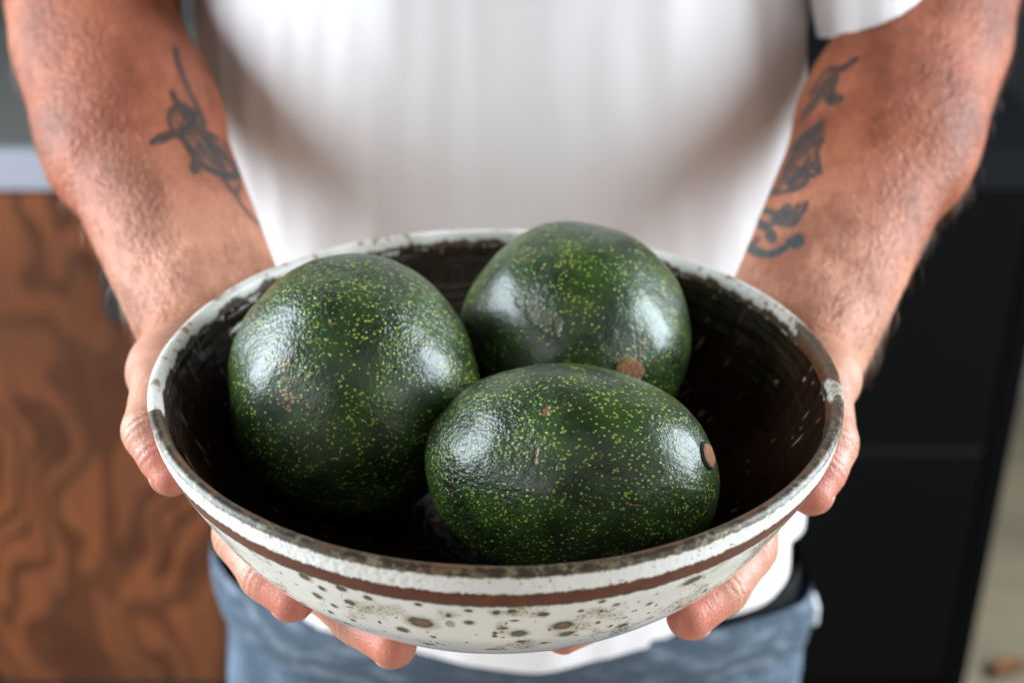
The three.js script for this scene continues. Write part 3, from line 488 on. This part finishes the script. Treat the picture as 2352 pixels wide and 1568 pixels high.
const skinBump = grayTexture(1024, 1024, (u, v) => { const a = u * 6.28319, X = Math.cos(a) * 0.05, Z = Math.sin(a) * 0.05, Y = v * 0.65; return 0.5 + 0.22 * noise(X * 330, Y * 330, Z * 330) + 0.2 * noise(X * 800, Y * 700, Z * 800) + 0.1 * noise(X * 90, Y * 60, Z * 90); });
skinBump.repeat.set(1, 2);
const skin = std({ map: skinMap, bumpMap: skinBump, bumpScale: 0.0019, vertexColors: true, roughness: 0.5, specularIntensity: 0.5, sheen: 0.0, sheenRoughness: 0.5, sheenColor: rgb(0.9, 0.7, 0.6) });

const handMap = colorTexture(512, 512, (u, v) => { const x = u * 0.06, y = v * 0.06, n = fbm(x * 60, y * 60, 2, 3), f = noise(x * 420, y * 420, 4), g = noise(x * 1500, y * 1500, 6); return mixc([0.56, 0.27, 0.18], [0.42, 0.175, 0.115], clamp(0.4 + n * 1.2 + f * 0.25 + g * 0.12)); });
const handBump = grayTexture(512, 512, (u, v) => { const x = u * 0.06, y = v * 0.06; return 0.5 + 0.12 * noise(x * 300, y * 300, 1) + 0.16 * noise(x * 900, y * 900, 3) + 0.14 * noise(x * 1900, y * 1900, 5); });
for (const t of [handMap, handBump]) t.wrapS = t.wrapT = THREE.MirroredRepeatWrapping;
const handSkin = std({ map: handMap, bumpMap: handBump, bumpScale: 0.0006, vertexColors: true, roughness: 0.42, specularIntensity: 0.8, sheen: 0.12, sheenRoughness: 0.5, sheenColor: rgb(0.9, 0.7, 0.6) });
function limbGeometry(L, lo, hi) {
  const f = (x, y, z) => L.sdf(x, y, z), A = surfaceNets(f, lo, hi, 0.0023), H = surfaceNets(f, [lo[0] < -0.1 ? -0.2 : -0.01, lo[1], -0.115], [lo[0] < -0.1 ? 0.01 : 0.2, RIM + 0.03, 0.09], 0.0016);      // the hand on a finer grid
  const reach = (g, i) => V3(g.pos[3 * i], g.pos[3 * i + 1], g.pos[3 * i + 2]).sub(L.E).dot(L.dir) - L.len - 0.03, keep = (g, test) => { const o = []; for (let i = 0; i < g.idx.length; i += 3) if (test(reach(g, g.idx[i]))) o.push(g.idx[i], g.idx[i + 1], g.idx[i + 2]); return o; }, shift = A.pos.length / 3;
  const pos = A.pos.concat(H.pos), nrm = A.nrm.concat(H.nrm), idx = keep(A, (t) => t <= 0.002).concat(keep(H, (t) => t > -0.002).map((i) => i + shift)), P = [], N = [], UV = [], C = [];
  const tint = (x, y, z) => {                                // hands are pinker than the tanned forearms, fingertips redder
    const s = V3(x, y, z).sub(L.E).dot(L.dir), hand = step(L.len - 0.11, L.len + 0.028, s), t = L.fingerCaps.reduce((m, f) => { const c = f[f.length - 1]; return Math.min(m, Math.hypot(x - c[0] - c[3], y - c[1] - c[4], z - c[2] - c[5])); }, 1), tip = step(0.026, 0.01, t);
    return [lerp(1, 1.7, hand) * lerp(1, 1.0, tip), lerp(1, 2.6, hand) * lerp(1, 0.7, tip), lerp(1, 3.3, hand) * lerp(1, 0.7, tip)];
  };
  const vuv = [], vt = []; for (let i = 0; i < pos.length; i += 3) { vuv.push(L.uvOf(pos[i], pos[i + 1], pos[i + 2])); vt.push(tint(pos[i], pos[i + 1], pos[i + 2])); }
  const armTris = [], handTris = []; for (let i = 0; i < idx.length; i += 3) { const j = idx[i] * 3; (V3(pos[j], pos[j + 1], pos[j + 2]).sub(L.E).dot(L.dir) > L.len + (idx[i] < shift ? 1 : 0.02) ? handTris : armTris).push(i); }
  const cut = armTris.length;
  [...armTris, ...handTris].forEach((i, order) => {
    const us = [0, 1, 2].map((k) => vuv[idx[i + k]][0]), wrap = Math.max(...us) - Math.min(...us) > 0.5;
    for (let k = 0; k < 3; k++) { const j = idx[i + k]; P.push(pos[3 * j], pos[3 * j + 1], pos[3 * j + 2]); N.push(nrm[3 * j], nrm[3 * j + 1], nrm[3 * j + 2]); 
      if (order < cut) { UV.push(us[k] + (wrap && us[k] < 0.5 ? 1 : 0), vuv[j][1]); C.push(...vt[j]); continue; }
      const n0 = 3 * idx[i], ax = Math.abs(nrm[n0]), ay = Math.abs(nrm[n0 + 1]), az = Math.abs(nrm[n0 + 2]), x = pos[3 * j], y = pos[3 * j + 1], z = pos[3 * j + 2];    // the hand takes its grain from the nearest of three planes
      if (ax > ay && ax > az) UV.push(z / 0.06, y / 0.06); else if (ay > az) UV.push(x / 0.06, z / 0.06); else UV.push(x / 0.06, y / 0.06);
      C.push(vt[j][0] / 1.7, vt[j][1] / 2.6, vt[j][2] / 3.3); }
  });
  const g = new THREE.BufferGeometry(); g.setAttribute('position', new THREE.Float32BufferAttribute(P, 3)); g.setAttribute('normal', new THREE.Float32BufferAttribute(N, 3)); g.setAttribute('uv', new THREE.Float32BufferAttribute(UV, 2)); g.setAttribute('color', new THREE.Float32BufferAttribute(C, 3));
  g.userData.cut = cut * 3; return { g, pos, nrm };
}
const person = group('person', 'person in white t-shirt and blue jeans holding out the bowl, tattooed forearms', 'person', V3(0, 0, -0.33));
const gl = limbGeometry(left, [-0.36, RIM - 0.14, -0.46], [0.01, RIM + 0.4, 0.1]), gr = limbGeometry(right, [-0.01, RIM - 0.14, -0.46], [0.37, RIM + 0.4, 0.1]);
// torso: cross-sections (height above the rim, half width, half depth front, centre depth)
const TORSO = [[-0.40, 0.205, 0.130, -0.325], [-0.30, 0.205, 0.130, -0.327], [-0.15, 0.200, 0.128, -0.335], [0.0, 0.190, 0.124, -0.345], [0.12, 0.184, 0.118, -0.352], [0.25, 0.19, 0.115, -0.36], [0.36, 0.19, 0.10, -0.365], [0.42, 0.12, 0.075, -0.365], [0.46, 0.062, 0.06, -0.36], [0.52, 0.058, 0.06, -0.35]];
const section = (tab, h) => { let i = 0; while (i < tab.length - 2 && tab[i + 1][0] < h) i++; const a = tab[i], b = tab[i + 1], t = clamp((h - a[0]) / (b[0] - a[0])), s = t * t * (3 - 2 * t) * 0.5 + t * 0.5; return [lerp(a[1], b[1], s), lerp(a[2], b[2], s), lerp(a[3], b[3], s)]; };
const se = (c, e) => Math.sign(c) * Math.pow(Math.abs(c), e);
{
  const torso = gridGeometry(48, 40, (u, v) => { const a = u * 2 * Math.PI, h = lerp(-0.4, 0.52, v), [w, d, z] = section(TORSO, h); return [(w - 0.02) * Math.sin(a), RIM + h, z + (d - 0.03) * Math.cos(a), u, 0.2 + 0.05 * v]; });
  const tg = torso.toNonIndexed(); tg.setAttribute('color', new THREE.Float32BufferAttribute(new Float32Array(tg.attributes.position.count * 3).fill(1), 3));
  const body = mergeGeometries([gl.g, gr.g, tg]); body.translate(0, 0, 0.33);
  const nl = gl.g.attributes.position.count, nr = gr.g.attributes.position.count, nt = tg.attributes.position.count;
  body.clearGroups(); body.addGroup(0, gl.g.userData.cut, 0); body.addGroup(gl.g.userData.cut, nl - gl.g.userData.cut, 1); body.addGroup(nl, gr.g.userData.cut, 0); body.addGroup(nl + gr.g.userData.cut, nr - gr.g.userData.cut, 1); body.addGroup(nl + nr, nt, 0);
  const bodyMesh = mesh('body', body, [skin, handSkin], person);
  const nailMat = std({ color: rgb(0.5, 0.22, 0.155), roughness: 0.38 }), nailGeo = new THREE.SphereGeometry(1, 20, 14);
  for (const L of [left, right]) for (const f of L.fingerCaps.slice(0, 3)) {
    const c = f[f.length - 1], tip = V3(c[0] + c[3], c[1] + c[4], c[2] + c[5]), e = 1e-3, along = V3(c[3], c[4], c[5]).normalize(), q = (dx, dy, dz) => bowlSolid(tip.x + dx, tip.y + dy, tip.z + dz);
    const out = V3(q(e, 0, 0) - q(-e, 0, 0), q(0, e, 0) - q(0, -e, 0), q(0, 0, e) - q(0, 0, -e)); out.addScaledVector(along, -out.dot(along)).normalize();
    const nail = mesh('fingernail', nailGeo, nailMat, bodyMesh), rad = c[7] + c[8], X = out.clone().cross(along);
    nail.quaternion.setFromRotationMatrix(new THREE.Matrix4().makeBasis(X, out, along)); nail.scale.set(rad * 0.58, rad * 0.22, rad * 0.6); nail.position.copy(tip).addScaledVector(out, rad * 0.84).addScaledVector(along, -rad * 0.12).add(V3(0, 0, 0.33));
  }
}
// fine body hair on the forearms: short curved tapering strands
{
  const r = rng(77), P = [], N = [], C = [], I = [];
  for (const [L, g, count, pale] of [[left, gl, 1900, 0.25], [right, gr, 2700, 0.85]]) {
    let made = 0, tries = 0;
    while (made < count && tries++ < count * 40) {
      const i = (r() * g.pos.length / 3 | 0) * 3, p = V3(g.pos[i], g.pos[i + 1], g.pos[i + 2]), n = V3(g.nrm[i], g.nrm[i + 1], g.nrm[i + 2]), s = p.clone().sub(L.E).dot(L.dir);
      if (s < -0.05 || s > L.len + 0.012) continue;
      const outer = n.x * Math.sign(p.x) - 0.35 * n.y * 0 ; if (r() > clamp(0.28 + 0.85 * outer, 0.03, 1)) continue;
      const dir = n.clone().multiplyScalar(0.15 + 0.4 * r() * r()).addScaledVector(L.dir, 0.8 + 0.4 * (r() - 0.5)).add(V3(r() - 0.5, r() - 0.5, r() - 0.5).multiplyScalar(0.7)).normalize();
      const len = 0.007 + 0.010 * r(), w = 0.0001, sd = dir.clone().cross(V3(r() - 0.5, r() - 0.5, r() - 0.5)).normalize(), bend = L.dir.clone().multiplyScalar(0.35 * len).addScaledVector(n, -0.25 * len), b = P.length / 3, t = r(), col = mixc([0.22, 0.095, 0.045], [0.55, 0.38, 0.25], t * pale);
      for (let k = 0; k < 4; k++) { const q = p.clone().addScaledVector(n, -0.0003).addScaledVector(dir, len * k / 3).addScaledVector(bend, (k / 3) ** 2), ww = w * (1 - 0.85 * k / 3); for (const e of [-1, 1]) { P.push(q.x + sd.x * ww * e, q.y + sd.y * ww * e, q.z + sd.z * ww * e + 0.33); N.push(n.x, n.y, n.z); C.push(...col); } if (k < 3) I.push(b + 2 * k, b + 2 * k + 1, b + 2 * k + 3, b + 2 * k, b + 2 * k + 3, b + 2 * k + 2); }
      made++;
    }
  }
  const g = new THREE.BufferGeometry(); g.setAttribute('position', new THREE.Float32BufferAttribute(P, 3)); g.setAttribute('normal', new THREE.Float32BufferAttribute(N, 3)); g.setAttribute('color', new THREE.Float32BufferAttribute(C, 3)); g.setIndex(I);
  mesh('arm_hair', g, std({ vertexColors: true, roughness: 0.45, side: THREE.DoubleSide }), person).userData.kind = 'stuff';
}
// shirt
const weave = grayTexture(512, 512, (u, v) => 0.5 + 0.25 * Math.sin(u * 512 * 0.8) * Math.sin(v * 512 * 0.8) + 0.2 * noise(u * 90, v * 90, 1));
weave.repeat.set(10, 10);
const shirtMat = std({ color: rgb(0.79, 0.745, 0.745), roughness: 0.92, sheen: 0.3, sheenRoughness: 0.6, bumpMap: weave, bumpScale: 0.0003, side: THREE.DoubleSide });
{
  const SHIRT = TORSO.map((t) => [t[0], t[1] + (t[0] < -0.1 ? 0.002 : 0.003), t[2] + 0.01, t[3]]);
  const hem = (a) => -0.329 + 0.012 * Math.min(1, ((Math.sin(a) - 0.08) / 0.55) ** 2) + 0.002 * Math.sin(a * 5 + 1);
  const body = gridGeometry(240, 150, (u, v) => {
    const a = u * 2 * Math.PI, h = lerp(hem(a), 0.45, v), [w, d, z] = section(SHIRT, h), low = step(0.1, -0.36, h);
    const X = Math.sin(a), Zc = Math.cos(a), fold = 0.0035 * noise(X * 3.2 + 2, h * 2.2, Zc * 3.2) * (0.7 + low) + 0.0045 * low * Math.sin(a * 9 + 2 * noise(X, h * 5, Zc)) + 0.0012 * step(-0.08, 0.2, h) * noise(X * 8.5, h * 2.6, 3) + 0.0007 * step(-0.05, 0.2, h) * noise(X * 19, h * 1.8, 6) + 0.0018 * noise(X * 9, h * 11, Zc * 9);
    const flare = 0.003 * step(-0.15, -0.36, h) + fold;
    return [(w + flare) * se(X, 1.0) + 0.008 * low, RIM + h, z + (d + flare) * se(Zc, 1.0) + 0.33, a * 0.16, h];
  });
  const sleeve = (S, inner, outer, front) => {                // from the shoulder ring to the hem ring
    const c = inner.clone().lerp(outer, 0.5), A = inner.clone().sub(c), B = front.clone().sub(c), sx = Math.sign(A.x);
    return gridGeometry(90, 36, (u, v) => {
      const a = u * 2 * Math.PI * -sx * -1, co = Math.cos(a), si = Math.sin(a), q = v * v * (3 - 2 * v) * 0.3 + v * 0.7, k = 1 + 0.05 * v * noise(co * 1.6, v * 2, si * 1.6 + sx * 4) + 0.02 * noise(co * 5, v * 5, si * 5);
      const top = V3(S.x + sx * 0.088 * co, S.y, S.z + 0.088 * si), hem = c.clone().addScaledVector(A, co * k).addScaledVector(B, si * k), p = top.lerp(hem, q); return [p.x, p.y, p.z + 0.33, a * 0.07, v * 0.2];
    });
  };
  const sl = sleeve(left.S.clone().add(V3(0.02, 0.03, 0)), at(470, -70, 0.86), at(130, -190, 0.87), at(310, -110, 0.80)), sr = sleeve(right.S.clone().add(V3(-0.02, 0.03, 0)), at(1880, 74, 0.87), at(2190, -60, 0.87), at(2040, 48, 0.79));
  mesh('t_shirt', mergeGeometries([body, sl, sr]), shirtMat, person);
}
// jeans and belt
{
  const denim = colorTexture(1024, 1024, (u, v) => {
    const x = u * 3, y = v * 3, n = fbm(x * 2.4, y * 1.2, 1, 4), f = noise(x * 5, y * 90, 3) * 0.5 + noise(x * 95, y * 9, 4) * 0.5, fade = step(-0.1, 0.35, n + 0.12 * f);
    return mixc([0.035, 0.062, 0.105], [0.27, 0.325, 0.395], clamp(fade * 0.6 + 0.2 + f * 0.55));
  });
  const dm = std({ map: denim, roughness: 0.9, side: THREE.DoubleSide, bumpMap: weave, bumpScale: 0.0004 });
  const HIP = [[-0.62, 0.218, 0.125, -0.325], [-0.5, 0.220, 0.128, -0.325], [-0.42, 0.216, 0.126, -0.325], [-0.33, 0.214, 0.126, -0.325]];
  const dip = (a) => Math.sin(a) > 0 ? -0.032 * Math.sin(a) ** 6 : 0.01 * Math.sin(a) ** 2;        // the waistband gapes at one hip
  const pelvis = gridGeometry(160, 50, (u, v) => { const a = u * 2 * Math.PI, h = lerp(-0.62, -0.325 + dip(a), v), [w, d, z] = section(HIP, h), X = Math.sin(a), Z = Math.cos(a), fd = 0.006 * noise(X * 5, h * 16, Z * 5) + 0.007 * (0.4 - Math.abs(noise(X * 8 + h * 9, h * 13, Z * 6))); return [(w + fd) * se(X, 0.85) + 0.008, RIM + h, z + (d + fd) * se(Z, 0.85) + 0.33, a * 0.2, h]; });
  const leg = (sx) => gridGeometry(48, 40, (u, v) => { const a = u * 2 * Math.PI, h = lerp(0.02, RIM - 0.6, v), r = lerp(0.095, 0.122, v), fd = 0.005 * noise(Math.sin(a) * 3, h * 9, Math.cos(a) * 3 + sx * 5); return [sx * lerp(0.13, 0.106, v) + (r + fd) * Math.sin(a) * 0.98, h, (r + fd) * Math.cos(a) * 1.05 + 0.005, a * 0.12, h]; });
  const jeans = mesh('jeans', mergeGeometries([pelvis, leg(-1), leg(1)]), dm, person);
  const loop = (h0, h1, o, round, k) => gridGeometry(160, 6, (u, v) => { const a = u * 2 * Math.PI, h = lerp(h0, h1, v) + k * dip(a), [w, d, z] = section(HIP, h), e = o + round * Math.sin(v * Math.PI); return [(w + e) * se(Math.sin(a), 0.85) + 0.008, RIM + h, z + (d + e) * se(Math.cos(a), 0.85) + 0.33, a, v]; });
  mesh('waistband', loop(-0.366, -0.320, 0.0055, 0.003, 1), dm, jeans);
  mesh('belt', loop(-0.362, -0.322, -0.005, 0.001, 0.2), std({ color: rgb(0.006, 0.006, 0.006), roughness: 0.5, side: THREE.DoubleSide }), person);
  const fly = gridGeometry(8, 30, (u, v) => { const a = lerp(0.0, 0.13, u), h = lerp(-0.55, -0.366, v), [w, d, z] = section(HIP, h); return [(w + 0.005) * Math.sin(a) + 0.004, RIM + h, z + (d + 0.0075 - 0.002 * (2 * u - 1) ** 2) * se(Math.cos(a), 0.85) + 0.33, a * 0.2 + 0.31, h * 1.3]; });
  mesh('fly', fly, dm, jeans);
  const tag = mesh('fabric_tag', box(0.006, 0.018, 0.02, 0.0025), std({ color: rgb(0.75, 0.75, 0.78), roughness: 0.6 }), jeans); tag.position.copy(at(1868, 1398, 1.075)).add(V3(0, 0, 0.33));
}

scene.traverse((o) => { if (o.isMesh) { o.castShadow = true; o.receiveShadow = true; } });
renderer.render(scene, camera);
